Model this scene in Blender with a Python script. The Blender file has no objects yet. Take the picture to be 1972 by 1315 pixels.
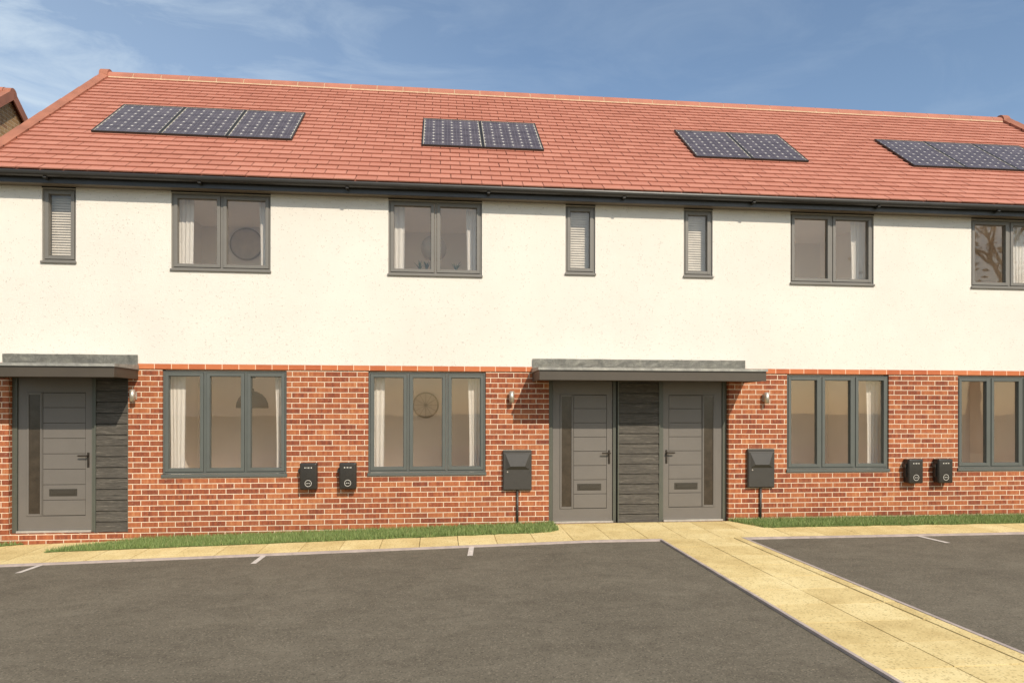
import bpy, bmesh, math, random
from mathutils import Vector, Matrix
random.seed(7)
R = math.radians
SC = bpy.context.scene
H = 1.67                       # eye height; wall coordinates were measured from eye level

# ------------------------------------------------------------------ camera
cam_d = bpy.data.cameras.new("camera")
cam = bpy.data.objects.new("camera", cam_d)
SC.collection.objects.link(cam)
cam_d.sensor_width = 36.0
cam_d.lens = 1310.0 / 1972 * 36
cam_d.shift_x = 0.0
cam_d.shift_y = (788.33 - 657.5) / 1972
cam_d.clip_end = 2000
r_ = Vector((0.99443209, -0.10536639, 0.00165281))
u_ = Vector((-0.00170098, -0.00036734, 0.9999985))
f_ = Vector((0.10536563, 0.9944334, 0.00054452))
M4 = Matrix(((r_.x, u_.x, -f_.x, 0), (r_.y, u_.y, -f_.y, 0), (r_.z, u_.z, -f_.z, 0), (0, 0, 0, 1)))
cam.matrix_world = Matrix.Translation((0, -9.8987, H)) @ M4
SC.camera = cam

# ------------------------------------------------------------------ sun, sky, exposure
SUN = Vector((0.41, -1.0, 0.87)).normalized()
sd = bpy.data.lights.new("sun", 'SUN')
sd.energy = 2.95
sd.angle = R(0.55)
sd.color = (1.0, 0.90, 0.76)
so = bpy.data.objects.new("sun", sd)
SC.collection.objects.link(so)
so.rotation_euler = SUN.to_track_quat('Z', 'Y').to_euler()
so.location = SUN * 60

W = bpy.data.worlds.new("World")
SC.world = W
W.use_nodes = True
wn, wl = W.node_tree.nodes, W.node_tree.links
bg = wn["Background"]
bg.inputs[1].default_value = 0.098
sky = wn.new("ShaderNodeTexSky")
sky.sky_type = 'NISHITA'
sky.sun_disc = False
sky.sun_elevation = math.asin(SUN.z)
sky.sun_rotation = math.atan2(SUN.x, SUN.y)
sky.air_density = 1.0
sky.dust_density = 1.1
sky.ozone_density = 1.0
tc = wn.new("ShaderNodeTexCoord")
mp = wn.new("ShaderNodeMapping")
mp.inputs['Rotation'].default_value = (0.2, 0.75, 0.3)
mp.inputs['Scale'].default_value = (1.6, 4.2, 7.0)
wl.new(tc.outputs['Generated'], mp.inputs[0])
nz = wn.new("ShaderNodeTexNoise")
nz.inputs['Scale'].default_value = 2.2
nz.inputs['Detail'].default_value = 9
nz.inputs['Roughness'].default_value = 0.62
nz.inputs['Distortion'].default_value = 0.6
wl.new(mp.outputs[0], nz.inputs['Vector'])
cr = wn.new("ShaderNodeMapRange")
cr.inputs[1].default_value = 0.44
cr.inputs[2].default_value = 0.78
wl.new(nz.outputs[0], cr.inputs[0])
# cirrus lies towards the north-west
sx = wn.new("ShaderNodeSeparateXYZ")
wl.new(tc.outputs['Generated'], sx.inputs[0])
side = wn.new("ShaderNodeMapRange")
side.inputs[1].default_value = 0.12
side.inputs[2].default_value = -0.60
side.inputs[3].default_value = 0.12
side.inputs[4].default_value = 1.0
wl.new(sx.outputs[0], side.inputs[0])
cm = wn.new("ShaderNodeMath"); cm.operation = 'MULTIPLY'
wl.new(cr.outputs[0], cm.inputs[0]); wl.new(side.outputs[0], cm.inputs[1])
veil = wn.new("ShaderNodeMath"); veil.operation = 'MULTIPLY_ADD'
wl.new(side.outputs[0], veil.inputs[0]); veil.inputs[1].default_value = 0.30
wl.new(cm.outputs[0], veil.inputs[2])
veil.use_clamp = True
mix = wn.new("ShaderNodeMix"); mix.data_type = 'RGBA'
wl.new(veil.outputs[0], mix.inputs[0])
tint = wn.new("ShaderNodeMix"); tint.data_type = 'RGBA'; tint.blend_type = 'MULTIPLY'
tint.inputs[0].default_value = 1.0
wl.new(sky.outputs[0], tint.inputs[6])
tint.inputs[7].default_value = (.98, 1.03, 1.04, 1)
wl.new(tint.outputs[2], mix.inputs[6])
mix.inputs[7].default_value = (4.8, 5.6, 6.3, 1)
wl.new(mix.outputs[2], bg.inputs[0])

SC.view_settings.view_transform = 'Standard'
SC.view_settings.look = 'None'
SC.view_settings.gamma = 1
SC.view_settings.exposure = 0.55
SC.cycles.diffuse_bounces = 8

# ------------------------------------------------------------------ material helpers
MATS = {}
class NT:
    def __init__(s, name):
        s.m = bpy.data.materials.new(name); s.m.use_nodes = True
        s.n = s.m.node_tree.nodes; s.l = s.m.node_tree.links
        s.p = s.n["Principled BSDF"]; MATS[name] = s.m
    def node(s, t, **k):
        n = s.n.new(t)
        for a, b in k.items(): setattr(n, a, b)
        return n
    def put(s, inp, v):
        if isinstance(v, bpy.types.NodeSocket): s.l.new(v, inp)
        else: inp.default_value = v
    def math(s, op, a, b=0.0, c=None, clamp=False):
        n = s.node("ShaderNodeMath", operation=op, use_clamp=clamp)
        s.put(n.inputs[0], a); s.put(n.inputs[1], b)
        if c is not None: s.put(n.inputs[2], c)
        return n.outputs[0]
    def pos(s, obj=False):
        if obj: return s.node("ShaderNodeTexCoord").outputs['Object']
        return s.node("ShaderNodeNewGeometry").outputs['Position']
    def noise(s, vec, scale, detail=4, rough=.5, dist=0, col=False):
        n = s.node("ShaderNodeTexNoise")
        s.put(n.inputs['Vector'], vec); n.inputs['Scale'].default_value = scale
        n.inputs['Detail'].default_value = detail; n.inputs['Roughness'].default_value = rough
        n.inputs['Distortion'].default_value = dist
        return n.outputs[1 if col else 0]
    def ramp(s, fac, stops, interp='LINEAR'):
        n = s.node("ShaderNodeValToRGB"); s.put(n.inputs[0], fac)
        e = n.color_ramp.elements; n.color_ramp.interpolation = interp
        while len(e) < len(stops): e.new(0.5)
        for i, (p, c) in enumerate(stops):
            e[i].position = p
            e[i].color = (c, c, c, 1) if isinstance(c, (int, float)) else (*c, 1)
        return n.outputs[0]
    def mix(s, fac, a, b, blend='MIX'):
        n = s.node("ShaderNodeMix", data_type='RGBA', blend_type=blend)
        s.put(n.inputs[0], fac)
        for i, v in ((6, a), (7, b)):
            s.put(n.inputs[i], (*v, 1) if isinstance(v, tuple) and len(v) == 3 else v)
        return n.outputs[2]
    def sep(s, v):
        n = s.node("ShaderNodeSeparateXYZ"); s.l.new(v, n.inputs[0]); return n.outputs
    def comb(s, x, y, z):
        n = s.node("ShaderNodeCombineXYZ")
        for i, v in enumerate((x, y, z)): s.put(n.inputs[i], v)
        return n.outputs[0]
    def white(s, v):
        n = s.node("ShaderNodeTexWhiteNoise", noise_dimensions='3D'); s.put(n.inputs[0], v)
        return n.outputs
    def mapping(s, v, scale=(1, 1, 1), rot=(0, 0, 0)):
        n = s.node("ShaderNodeMapping"); s.l.new(v, n.inputs[0])
        n.inputs['Scale'].default_value = scale; n.inputs['Rotation'].default_value = rot
        return n.outputs[0]
    def bump(s, h, strength=.3, dist=.01, normal=None):
        n = s.node("ShaderNodeBump"); s.put(n.inputs['Height'], h)
        n.inputs['Strength'].default_value = strength; n.inputs['Distance'].default_value = dist
        if normal is not None: s.l.new(normal, n.inputs['Normal'])
        s.l.new(n.outputs[0], s.p.inputs['Normal']); return n.outputs[0]
    def base(s, v): s.put(s.p.inputs['Base Color'], (*v, 1) if isinstance(v, tuple) else v)
    def set(s, rough=None, metal=None, spec=None):
        if rough is not None: s.put(s.p.inputs['Roughness'], rough)
        if metal is not None: s.put(s.p.inputs['Metallic'], metal)
        if spec is not None: s.put(s.p.inputs['Specular IOR Level'], spec)

def simple(name, col, rough=.5, metal=0, spec=.5, vary=.12, nscale=6, bump=0.0, bscale=200, obj=True):
    t = NT(name); v = t.pos(obj)
    n = t.noise(v, nscale, 5, .6)
    a = tuple(c * (1 - vary) for c in col); b = tuple(min(1, c * (1 + vary)) for c in col)
    t.base(t.ramp(n, [(.3, a), (.7, b)]))
    n2 = t.noise(v, nscale * 4, 3, .6)
    t.set(metal=metal, spec=spec)
    t.put(t.p.inputs['Roughness'], t.math('MULTIPLY_ADD', n2, .2, rough - .1, clamp=True))
    if bump: t.bump(t.noise(v, bscale, 3, .6), bump, .004)
    return t.m

# brick: stretcher bond, 225 x 75 mm module, 10 mm joints
def brick_material(name, stops, mortar, anchor_z=2.21, anchor_x=-2.083, dark=.55):
    t = NT(name); P = t.sep(t.pos())
    u = t.math('ADD', P[0], P[1])
    rowf = t.math('DIVIDE', t.math('SUBTRACT', anchor_z, P[2]), .075)
    wob = t.math('MULTIPLY', t.math('SUBTRACT', t.noise(t.pos(), 3.0, 2), .5), .05)
    rowf = t.math('ADD', rowf, wob)
    row = t.math('FLOOR', rowf)
    odd = t.math('FLOORED_MODULO', row, 2.0)
    jit = t.math('MULTIPLY', t.math('SUBTRACT', t.white(t.comb(row, 3.1, 0.5))[0], .5), .06)
    uf = t.math('ADD', t.math('ADD', t.math('DIVIDE', t.math('SUBTRACT', u, anchor_x), .225), t.math('MULTIPLY', odd, .5)), jit)
    col = t.math('FLOOR', uf)
    fu = t.math('FRACT', uf); fv = t.math('FRACT', rowf)
    du = t.math('MULTIPLY', t.math('MINIMUM', fu, t.math('SUBTRACT', 1.0, fu)), .225)
    dv = t.math('MULTIPLY', t.math('MINIMUM', fv, t.math('SUBTRACT', 1.0, fv)), .075)
    edge = t.math('MINIMUM', du, dv)
    edge = t.math('ADD', edge, t.math('MULTIPLY', t.math('SUBTRACT', t.noise(t.pos(), 60, 3), .5), .004))
    m = t.node("ShaderNodeMapRange", interpolation_type='SMOOTHSTEP')
    t.put(m.inputs[0], edge); m.inputs[1].default_value = .0042; m.inputs[2].default_value = .0064
    face = m.outputs[0]
    w = t.white(t.comb(col, row, 1.7))
    # firing streaks run across each brick and fade along it
    sv = t.comb(t.math('MULTIPLY', u, 26.0), t.math('ADD', t.math('MULTIPLY', P[2], 4.0), t.math('MULTIPLY', row, 7.3)), w[0])
    st = t.noise(sv, 1.0, 3, .6)
    fine = t.noise(t.comb(t.math('MULTIPLY', u, 30.0), P[1], t.math('MULTIPLY', P[2], 120.0)), 1.0, 4, .7)
    f = t.math('ADD', t.math('MULTIPLY', w[0], .42), t.math('MULTIPLY', st, .95))
    f = t.math('ADD', f, t.math('MULTIPLY', t.math('SUBTRACT', fine, .5), .35))
    f = t.math('SUBTRACT', f, .17, clamp=True)
    bc = t.ramp(f, stops)
    w2 = t.white(t.comb(col, row, 8.2))
    bc = t.mix(t.math('MULTIPLY', t.math('GREATER_THAN', w2[0], .90), .4), bc, (.15, .045, .03))
    fl = t.math('GREATER_THAN', t.noise(t.comb(t.math('MULTIPLY', u, 25.0), row, t.math('MULTIPLY', P[2], 60.0)), 1.0, 2, .5), .66)
    bc = t.mix(t.math('MULTIPLY', fl, .35), bc, (.62, .36, .22))
    mn = t.noise(t.pos(), 14, 5, .7)
    mc = t.mix(mn, tuple(c * .86 for c in mortar), mortar)
    big = t.ramp(t.noise(t.pos(), .9, 4, .6), [(.3, .88), (.7, 1.06)])
    c = t.mix(face, mc, bc)
    c = t.mix(1.0, c, big, 'MULTIPLY')
    t.base(c)
    t.put(t.p.inputs['Roughness'], t.math('MULTIPLY_ADD', fine, .2, .72)); t.set(spec=.25)
    h = t.math('ADD', t.math('MULTIPLY', face, 1.0), t.math('MULTIPLY', fine, .18))
    h = t.math('ADD', h, t.math('MULTIPLY', w2[0], .25))
    t.bump(h, .7, .005)
    return t.m

BR = [(.10, (.15, .045, .027)), (.34, (.255, .070, .032)), (.52, (.340, .102, .042)), (.76, (.42, .150, .060)), (.98, (.54, .26, .120))]
M_BRICK = brick_material("red_multi_brick", BR, (.80, .63, .46))
BR2 = [(.10, (.20, .11, .05)), (.4, (.38, .22, .10)), (.7, (.50, .31, .15)), (.98, (.60, .42, .22))]
M_BRICK2 = brick_material("brown_brick", BR2, (.62, .46, .30), 2.21, .0)

# plinth band of plain orange stretchers
def band_material():
    t = NT("orange_band_brick"); P = t.sep(t.pos())
    uf = t.math('DIVIDE', t.math('ADD', t.math('ADD', P[0], P[1]), 6.2), .2255)
    fu = t.math('FRACT', uf); col = t.math('FLOOR', uf)
    du = t.math('MULTIPLY', t.math('MINIMUM', fu, t.math('SUBTRACT', 1.0, fu)), .225)
    face = t.math('GREATER_THAN', du, .0045)
    w = t.white(t.comb(col, 2.2, 1.1))[0]
    n = t.noise(t.mapping(t.pos(), (9, 9, 30)), 1.0, 4, .6)
    f = t.math('ADD', t.math('MULTIPLY', w, .55), t.math('MULTIPLY', n, .5))
    c = t.ramp(f, [(.2, (.40, .105, .042)), (.5, (.49, .145, .055)), (.85, (.56, .19, .078))])
    t.base(t.mix(face, (.82, .58, .40), c)); t.set(.75, spec=.25)
    t.bump(t.math('ADD', face, t.math('MULTIPLY', n, .3)), .5, .003)
    return t.m
M_BAND = band_material()

def render_material():
    t = NT("cream_roughcast"); P = t.pos()
    big = t.noise(P, .55, 5, .6); mid = t.noise(P, 7, 4, .6)
    c = t.ramp(big, [(.3, (.705, .655, .578)), (.7, (.785, .735, .645))])
    # cast-in gravel: a bumpy skin with scattered open pits
    v = t.node("ShaderNodeTexVoronoi", feature='F1'); t.put(v.inputs['Vector'], t.mapping(P, (1, 1, 1.0)))
    v.inputs['Scale'].default_value = 60; v.inputs['Randomness'].default_value = 1
    wn_ = t.white(t.mapping(v.outputs['Position'], (31, 31, 31)))[0]
    pit = t.math('MULTIPLY', t.math('GREATER_THAN', wn_, .925), t.math('LESS_THAN', v.outputs['Distance'], t.math('MULTIPLY_ADD', mid, .50, .10)))
    c = t.mix(t.math('MULTIPLY', pit, .62), c, (.46, .43, .37))
    t.base(c); t.set(.9, spec=.15)
    g = t.noise(P, 95, 4, .72)
    h = t.math('SUBTRACT', t.math('ADD', g, t.math('MULTIPLY', mid, .4)), t.math('MULTIPLY', pit, 1.6))
    t.bump(h, .75, .011)
    return t.m
M_RENDER = render_material()

def tile_material():
    t = NT("red_roof_tile"); P = t.pos()
    at = t.node("ShaderNodeAttribute", attribute_name="tint")
    v = t.sep(at.outputs['Color'])[0]
    n = t.noise(P, 5, 5, .65); n2 = t.noise(P, 60, 3, .6); big = t.noise(P, .35, 3, .5)
    f = t.math('ADD', t.math('MULTIPLY_ADD', v, .30, .10), t.math('MULTIPLY', n, .34))
    f = t.math('ADD', f, t.math('MULTIPLY', big, .22))
    c = t.ramp(f, [(.15, (.355, .132, .086)), (.5, (.450, .182, .124)), (.9, (.545, .245, .172))])
    t.base(c); t.set(.72, spec=.28)
    t.bump(t.math('ADD', n2, t.math('MULTIPLY', n, .5)), .25, .003)
    return t.m
M_TILE = tile_material()
M_RIDGE = simple("ridge_tile_clay", (.41, .165, .108), .7, spec=.25, vary=.12, nscale=3, bump=.2, bscale=90)
M_VERGE = simple("verge_clay", (.34, .135, .082), .65, spec=.3, vary=.18, nscale=3, bump=.2, bscale=90)
M_BED = simple("bedding_mortar", (.58, .44, .28), .9, vary=.15, nscale=20)
M_UPVC = simple("dark_grey_eaves_plastic", (.026, .023, .019), .38, vary=.1, nscale=2)
M_SOFFIT = simple("soffit_board", (.17, .135, .098), .5, vary=.1, nscale=2)
M_FRAME = simple("grey_window_frame", (.098, .104, .091), .42, vary=.06, nscale=3)
M_FRAMEU = simple("grey_upper_frame", (.170, .156, .134), .42, vary=.06, nscale=3)
M_FRAMED = simple("door_frame_grey", (.085, .088, .068), .42, vary=.06, nscale=3)
M_DOOR = simple("door_leaf_grey", (.144, .128, .110), .45, vary=.05, nscale=2)
M_GROOVE = simple("groove_dark", (.05, .042, .032), .7)
M_SLITGLASS = simple("obscured_glass", (.050, .038, .026), .22, vary=.25, nscale=9)
M_SLOT = simple("letter_plate_dark", (.045, .038, .028), .35, vary=.1)
M_METALDK = simple("dark_metal", (.06, .048, .038), .35, metal=.6)
M_STEEL = simple("brushed_steel", (.60, .54, .45), .42, metal=.75, vary=.1, nscale=20)
M_ALU = simple("threshold_aluminium", (.62, .58, .50), .4, metal=.6)
M_CANOPY = simple("canopy_fascia_brown_grey", (.064, .050, .034), .5, vary=.07, nscale=2)
M_BLACK = simple("charcoal_plastic", (.030, .026, .021), .30, vary=.1, nscale=12)
M_METER = simple("meter_box_plastic", (.046, .041, .034), .42, vary=.08, nscale=5)
M_MARK = simple("pale_marking", (.72, .68, .60), .5)
M_BLIND = simple("blind_slat_white", (.56, .51, .44), .6)
M_SHADE = simple("lamp_shade_brown", (.15, .10, .065), .6)
M_RATTAN = simple("rattan", (.50, .39, .28), .8)
M_POT = simple("plant_pot", (.12, .09, .07), .6)
M_PLANT = simple("plant_green", (.035, .05, .02), .6)
M_BARK = simple("bark", (.10, .075, .05), .9)
M_ROOM = simple("room_paint", (.90, .83, .75), .85, vary=.04, nscale=1.2)
M_ROOMFLOOR = simple("room_floor", (.80, .70, .58), .7, vary=.10, nscale=4)
M_KERB = simple("concrete_kerb", (.42, .345, .305), .85, vary=.2, nscale=7, bump=.3, bscale=80, obj=False)
M_PAINT = simple("road_marking_paint", (.58, .52, .46), .8, vary=.22, nscale=25, bump=.2, bscale=90, obj=False)

def lead_material():
    t = NT("lead_flashing"); P = t.pos()
    n = t.noise(P, 9, 6, .7, .5); n2 = t.noise(P, 55, 3, .6)
    t.base(t.ramp(t.math('ADD', n, t.math('MULTIPLY', t.math('SUBTRACT', n2, .5), .3)), [(.3, (.20, .195, .175)), (.52, (.31, .30, .26)), (.7, (.43, .41, .35))]))
    t.set(.55, metal=.25); t.bump(n, .4, .01)
    return t.m
M_LEAD = lead_material()

def plank_material():
    t = NT("charcoal_woodgrain_board"); P = t.pos(); S = t.sep(P)
    board = t.math('FLOOR', t.math('DIVIDE', t.math('ADD', S[2], 10.0), .1502))
    v = t.comb(t.math('ADD', t.math('MULTIPLY', S[0], 3.0), t.math('MULTIPLY', board, 3.7)), board, t.math('MULTIPLY', S[2], 60.0))
    n = t.noise(v, 1.0, 5, .65, 1.6)
    n3 = t.noise(v, 2.4, 4, .6, 2.0)
    f = t.math('MULTIPLY_ADD', n3, .4, t.math('MULTIPLY', n, .6))
    t.base(t.ramp(f, [(.34, (.030, .026, .021)), (.48, (.072, .063, .051)), (.57, (.105, .093, .075)), (.66, (.23, .205, .165))]))
    t.set(.7, spec=.3); t.bump(f, .9, .010)
    return t.m
M_PLANK = plank_material()

def tarmac_material():
    t = NT("worn_tarmac"); P = t.pos()
    big = t.noise(P, .8, 6, .70, .8); mid = t.noise(t.mapping(P, (1, 2.0, 1)), 2.6, 7, .72, .8)
    f = t.math('ADD', t.math('MULTIPLY', big, .5), t.math('MULTIPLY', mid, .5))
    c = t.ramp(f, [(.34, (.108, .091, .066)), (.5, (.146, .125, .091)), (.66, (.184, .159, .117))])
    agg = t.node("ShaderNodeTexVoronoi"); t.put(agg.inputs['Vector'], P); agg.inputs['Scale'].default_value = 95
    aw = t.white(t.mapping(agg.outputs['Position'], (17, 17, 17)))[0]
    c = t.mix(t.math('MULTIPLY', t.math('GREATER_THAN', aw, .93), .40), c, (.30, .26, .19))
    c = t.mix(t.math('MULTIPLY', t.math('LESS_THAN', aw, .16), .35), c, (.03, .026, .02))
    # leaf litter and grit specks
    sp = t.node("ShaderNodeTexVoronoi"); t.put(sp.inputs['Vector'], t.mapping(P, (1, 1.3, 1))); sp.inputs['Scale'].default_value = 15
    sw = t.white(t.mapping(sp.outputs['Position'], (7, 7, 7)))
    spot = t.math('MULTIPLY', t.math('GREATER_THAN', sw[0], .93), t.math('LESS_THAN', sp.outputs['Distance'], .16))
    c = t.mix(t.math('MULTIPLY', spot, .55), c, t.ramp(t.white(t.mapping(sp.outputs['Position'], (3, 3, 9)))[0], [(.35, (.03, .026, .02)), (.65, (.32, .27, .18))], 'CONSTANT'))
    t.base(c); t.set(.9, spec=.2)
    t.bump(t.math('ADD', t.noise(P, 170, 3, .7), t.math('MULTIPLY', mid, .6)), .45, .006)
    return t.m
M_TARMAC = tarmac_material()

def slab_material():
    t = NT("buff_paving_slab"); P = t.pos()
    at = t.node("ShaderNodeAttribute", attribute_name="tint"); v = t.sep(at.outputs['Color'])[0]
    n = t.noise(P, 2.2, 6, .66); g = t.noise(P, 70, 3, .75)
    f = t.math('ADD', t.math('MULTIPLY', v, .14), t.math('MULTIPLY', n, .50))
    f = t.math('ADD', f, t.math('MULTIPLY', g, .38))
    c = t.ramp(f, [(.32, (.48, .345, .140)), (.50, (.67, .52, .240)), (.68, (.82, .68, .36))])
    agg = t.node("ShaderNodeTexVoronoi"); t.put(agg.inputs['Vector'], P); agg.inputs['Scale'].default_value = 75
    aw = t.white(t.mapping(agg.outputs['Position'], (17, 17, 17)))[0]
    c = t.mix(t.math('MULTIPLY', t.math('GREATER_THAN', aw, .90), .40), c, (.26, .17, .06))
    t.base(c); t.set(.9, spec=.2)
    t.bump(t.math('SUBTRACT', g, t.math('MULTIPLY', t.math('GREATER_THAN', aw, .90), .5)), .5, .006)
    return t.m
M_SLAB = slab_material()
M_SAND = simple("joint_sand", (.035, .024, .012), .95, vary=.3, nscale=12, obj=False)

def grass_material():
    t = NT("lawn_blade")
    at = t.node("ShaderNodeAttribute", attribute_name="tint"); v = t.sep(at.outputs['Color'])[0]
    c = t.ramp(v, [(.05, (.13, .18, .05)), (.5, (.26, .35, .115)), (.85, (.42, .49, .20)), (1.0, (.42, .40, .18))])
    t.base(c); t.set(.6, spec=.3)
    t.p.inputs['Subsurface Weight'].default_value = 0.0
    tr = t.node("ShaderNodeBsdfTranslucent"); t.l.new(c, tr.inputs[0])
    mx = t.node("ShaderNodeMixShader"); mx.inputs[0].default_value = .3
    t.l.new(t.p.outputs[0], mx.inputs[1]); t.l.new(tr.outputs[0], mx.inputs[2])
    t.l.new(mx.outputs[0], t.n["Material Output"].inputs[0])
    return t.m
M_GRASS = grass_material()
M_SOIL = simple("lawn_soil", (.055, .065, .022), .95, vary=.35, nscale=15, obj=False)
M_FIELD = simple("rough_grass_field", (.10, .115, .045), .95, vary=.3, nscale=.8, obj=False)

def glass_material(name="window_glass", refl=.10, tint=(.99, .98, .96)):
    t = NT(name)
    tr = t.node("ShaderNodeBsdfTransparent"); tr.inputs[0].default_value = (*tint, 1)
    gl = t.node("ShaderNodeBsdfGlossy"); gl.inputs['Roughness'].default_value = .015
    gl.inputs[0].default_value = (.95, .88, .78, 1)
    ge = t.node("ShaderNodeNewGeometry"); dt = t.node("ShaderNodeVectorMath", operation='DOT_PRODUCT')
    t.l.new(ge.outputs['Incoming'], dt.inputs[0]); t.l.new(ge.outputs['True Normal'], dt.inputs[1])
    g_ = t.math('SUBTRACT', 1.0, t.math('ABSOLUTE', dt.outputs['Value']), clamp=True)
    f = t.math('MULTIPLY_ADD', t.math('POWER', g_, 5.0), 1 - refl, refl, clamp=True)
    bp = t.node("ShaderNodeBump"); t.put(bp.inputs['Height'], t.noise(t.pos(), 1.6, 2, .5))
    bp.inputs['Strength'].default_value = .05; bp.inputs['Distance'].default_value = .02
    t.l.new(bp.outputs[0], gl.inputs['Normal'])
    mx = t.node("ShaderNodeMixShader"); t.put(mx.inputs[0], f)
    t.l.new(tr.outputs[0], mx.inputs[1]); t.l.new(gl.outputs[0], mx.inputs[2])
    t.l.new(mx.outputs[0], t.n["Material Output"].inputs[0])
    return t.m
M_GLASS = glass_material()

def curtain_material():
    t = NT("white_curtain")
    t.base((.93, .90, .85)); t.set(.9, spec=.1)
    tr = t.node("ShaderNodeBsdfTranslucent"); tr.inputs[0].default_value = (.8, .74, .66, 1)
    mx = t.node("ShaderNodeMixShader"); mx.inputs[0].default_value = .12
    t.l.new(t.p.outputs[0], mx.inputs[1]); t.l.new(tr.outputs[0], mx.inputs[2])
    t.l.new(mx.outputs[0], t.n["Material Output"].inputs[0])
    return t.m
M_CURT = curtain_material()

def panel_material():
    # cells laid out in the panel's own object space: x across 0..0.965, y up the slope 0..1.37
    t = NT("solar_cells"); O = t.sep(t.pos(True))
    cx = t.math('DIVIDE', t.math('SUBTRACT', O[0], .0325), .15); cy = t.math('DIVIDE', t.math('SUBTRACT', O[1], .0100), .15)
    fx, fy = t.math('FRACT', cx), t.math('FRACT', cy)
    ax = t.math('MINIMUM', fx, t.math('SUBTRACT', 1.0, fx)); ay = t.math('MINIMUM', fy, t.math('SUBTRACT', 1.0, fy))
    corner = t.math('LESS_THAN', t.math('ADD', ax, ay), .15)
    gap = t.math('LESS_THAN', t.math('MINIMUM', ax, ay), .012)
    bus = t.math('LESS_THAN', t.math('ABSOLUTE', t.math('SUBTRACT', t.math('FRACT', t.math('MULTIPLY', fx, 3.0)), .5)), .030)
    n = t.noise(t.pos(True), 2.5, 4, .6)
    w = t.white(t.comb(t.math('FLOOR', cx), t.math('FLOOR', cy), 1.0))[0]
    c = t.ramp(t.math('MULTIPLY_ADD', w, .5, t.math('MULTIPLY', n, .5)), [(.2, (.060, .048, .056)), (.8, (.096, .080, .090))])
    c = t.mix(t.math('MULTIPLY', bus, .45), c, (.30, .28, .30))
    c = t.mix(t.math('MULTIPLY', gap, .55), c, (.40, .37, .33))
    c = t.mix(corner, c, (.55, .52, .46))
    ex = t.math('MINIMUM', t.math('SUBTRACT', O[0], .022), t.math('SUBTRACT', .943, O[0]))
    ey = t.math('MINIMUM', t.math('SUBTRACT', O[1], .022), t.math('SUBTRACT', 1.353, O[1]))
    c = t.mix(t.math('MULTIPLY', t.math('LESS_THAN', t.math('MINIMUM', ex, ey), .009), .8), c, (.50, .45, .33))
    t.base(c); t.set(.36, spec=.22)
    return t.m
M_CELLS = panel_material()
M_PFRAME = simple("panel_frame", (.055, .048, .040), .4, metal=.5)
M_PEDGE = simple("panel_backsheet_border", (.36, .34, .28), .4)

def leaf_material():
    t = NT("tree_leaf"); at = t.node("ShaderNodeAttribute", attribute_name="tint"); v = t.sep(at.outputs['Color'])[0]
    t.base(t.ramp(v, [(0, (.02, .03, .01)), (1, (.05, .07, .022))])); t.set(.6); return t.m
M_LEAF = leaf_material()

# ------------------------------------------------------------------ mesh helpers
def box(bm, x0, x1, y0, y1, z0, z1, bevel=0, seg=2, mi=0):
    v = [bm.verts.new((x, y, z)) for z in (z0, z1) for y in (y0, y1) for x in (x0, x1)]
    fs = [bm.faces.new([v[i] for i in q]) for q in ((0, 2, 3, 1), (4, 5, 7, 6), (0, 1, 5, 4), (2, 6, 7, 3), (0, 4, 6, 2), (1, 3, 7, 5))]
    for f in fs: f.material_index = mi
    if bevel:
        es = list({e for f in fs for e in f.edges})
        bmesh.ops.bevel(bm, geom=es, offset=bevel, segments=seg, profile=.6, affect='EDGES')
    return fs

def cyl(bm, c, r, h, axis='Z', seg=20, r2=None):
    m = Matrix.Translation(c)
    if axis == 'X': m = m @ Matrix.Rotation(R(90), 4, 'Y')
    if axis == 'Y': m = m @ Matrix.Rotation(R(90), 4, 'X')
    bmesh.ops.create_cone(bm, cap_ends=True, segments=seg, radius1=r, radius2=r if r2 is None else r2, depth=h, matrix=m)

def prism(bm, pts, x0, x1, cap=True):
    """profile of (y, z) points swept along X"""
    a = [bm.verts.new((x0, y, z)) for y, z in pts]; b = [bm.verts.new((x1, y, z)) for y, z in pts]
    n = len(pts)
    for i in range(n): bm.faces.new((a[i], a[(i + 1) % n], b[(i + 1) % n], b[i]))
    if cap: bm.faces.new(a[::-1]); bm.faces.new(b)

def make(name, bm, mats, parent=None, smooth=False, loc=None):
    if name != "pane": bmesh.ops.recalc_face_normals(bm, faces=bm.faces[:])
    me = bpy.data.meshes.new(name); bm.to_mesh(me); bm.free()
    for m in (mats if isinstance(mats, (list, tuple)) else [mats]): me.materials.append(m)
    if smooth:
        for p in me.polygons: p.use_smooth = True
    o = bpy.data.objects.new(name, me); SC.collection.objects.link(o)
    if parent: o.parent = parent
    if loc: o.location = loc
    return o

def mesh_raw(name, verts, faces, mat, parent=None, tint=None):
    me = bpy.data.meshes.new(name); me.from_pydata(verts, [], faces)
    if not isinstance(mat, (list, tuple)): mat = [mat]
    for m in mat: me.materials.append(m)
    if tint is not None:
        a = me.color_attributes.new("tint", 'FLOAT_COLOR', 'CORNER')
        data = []
        for p, tv in zip(me.polygons, tint): data += [tv, tv, tv, 1.0] * p.loop_total
        a.data.foreach_set('color', data)
    o = bpy.data.objects.new(name, me); SC.collection.objects.link(o)
    if parent: o.parent = parent
    return o

def thing(o, label, cat, group=None):
    o['label'] = label; o['category'] = cat
    if group: o['group'] = group
    return o
def empty(name, loc=(0, 0, 0)):
    o = bpy.data.objects.new(name, None); o.location = loc; o.empty_display_size = .2
    SC.collection.objects.link(o); return o
def structure(o): o['kind'] = 'structure'; return o

def gz(x, y):
    """ground height: falls gently to the left and away from the houses"""
    return -max(0.0, 1.9 - x) * .022 + .015 * min(y, 0.0)

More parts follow.
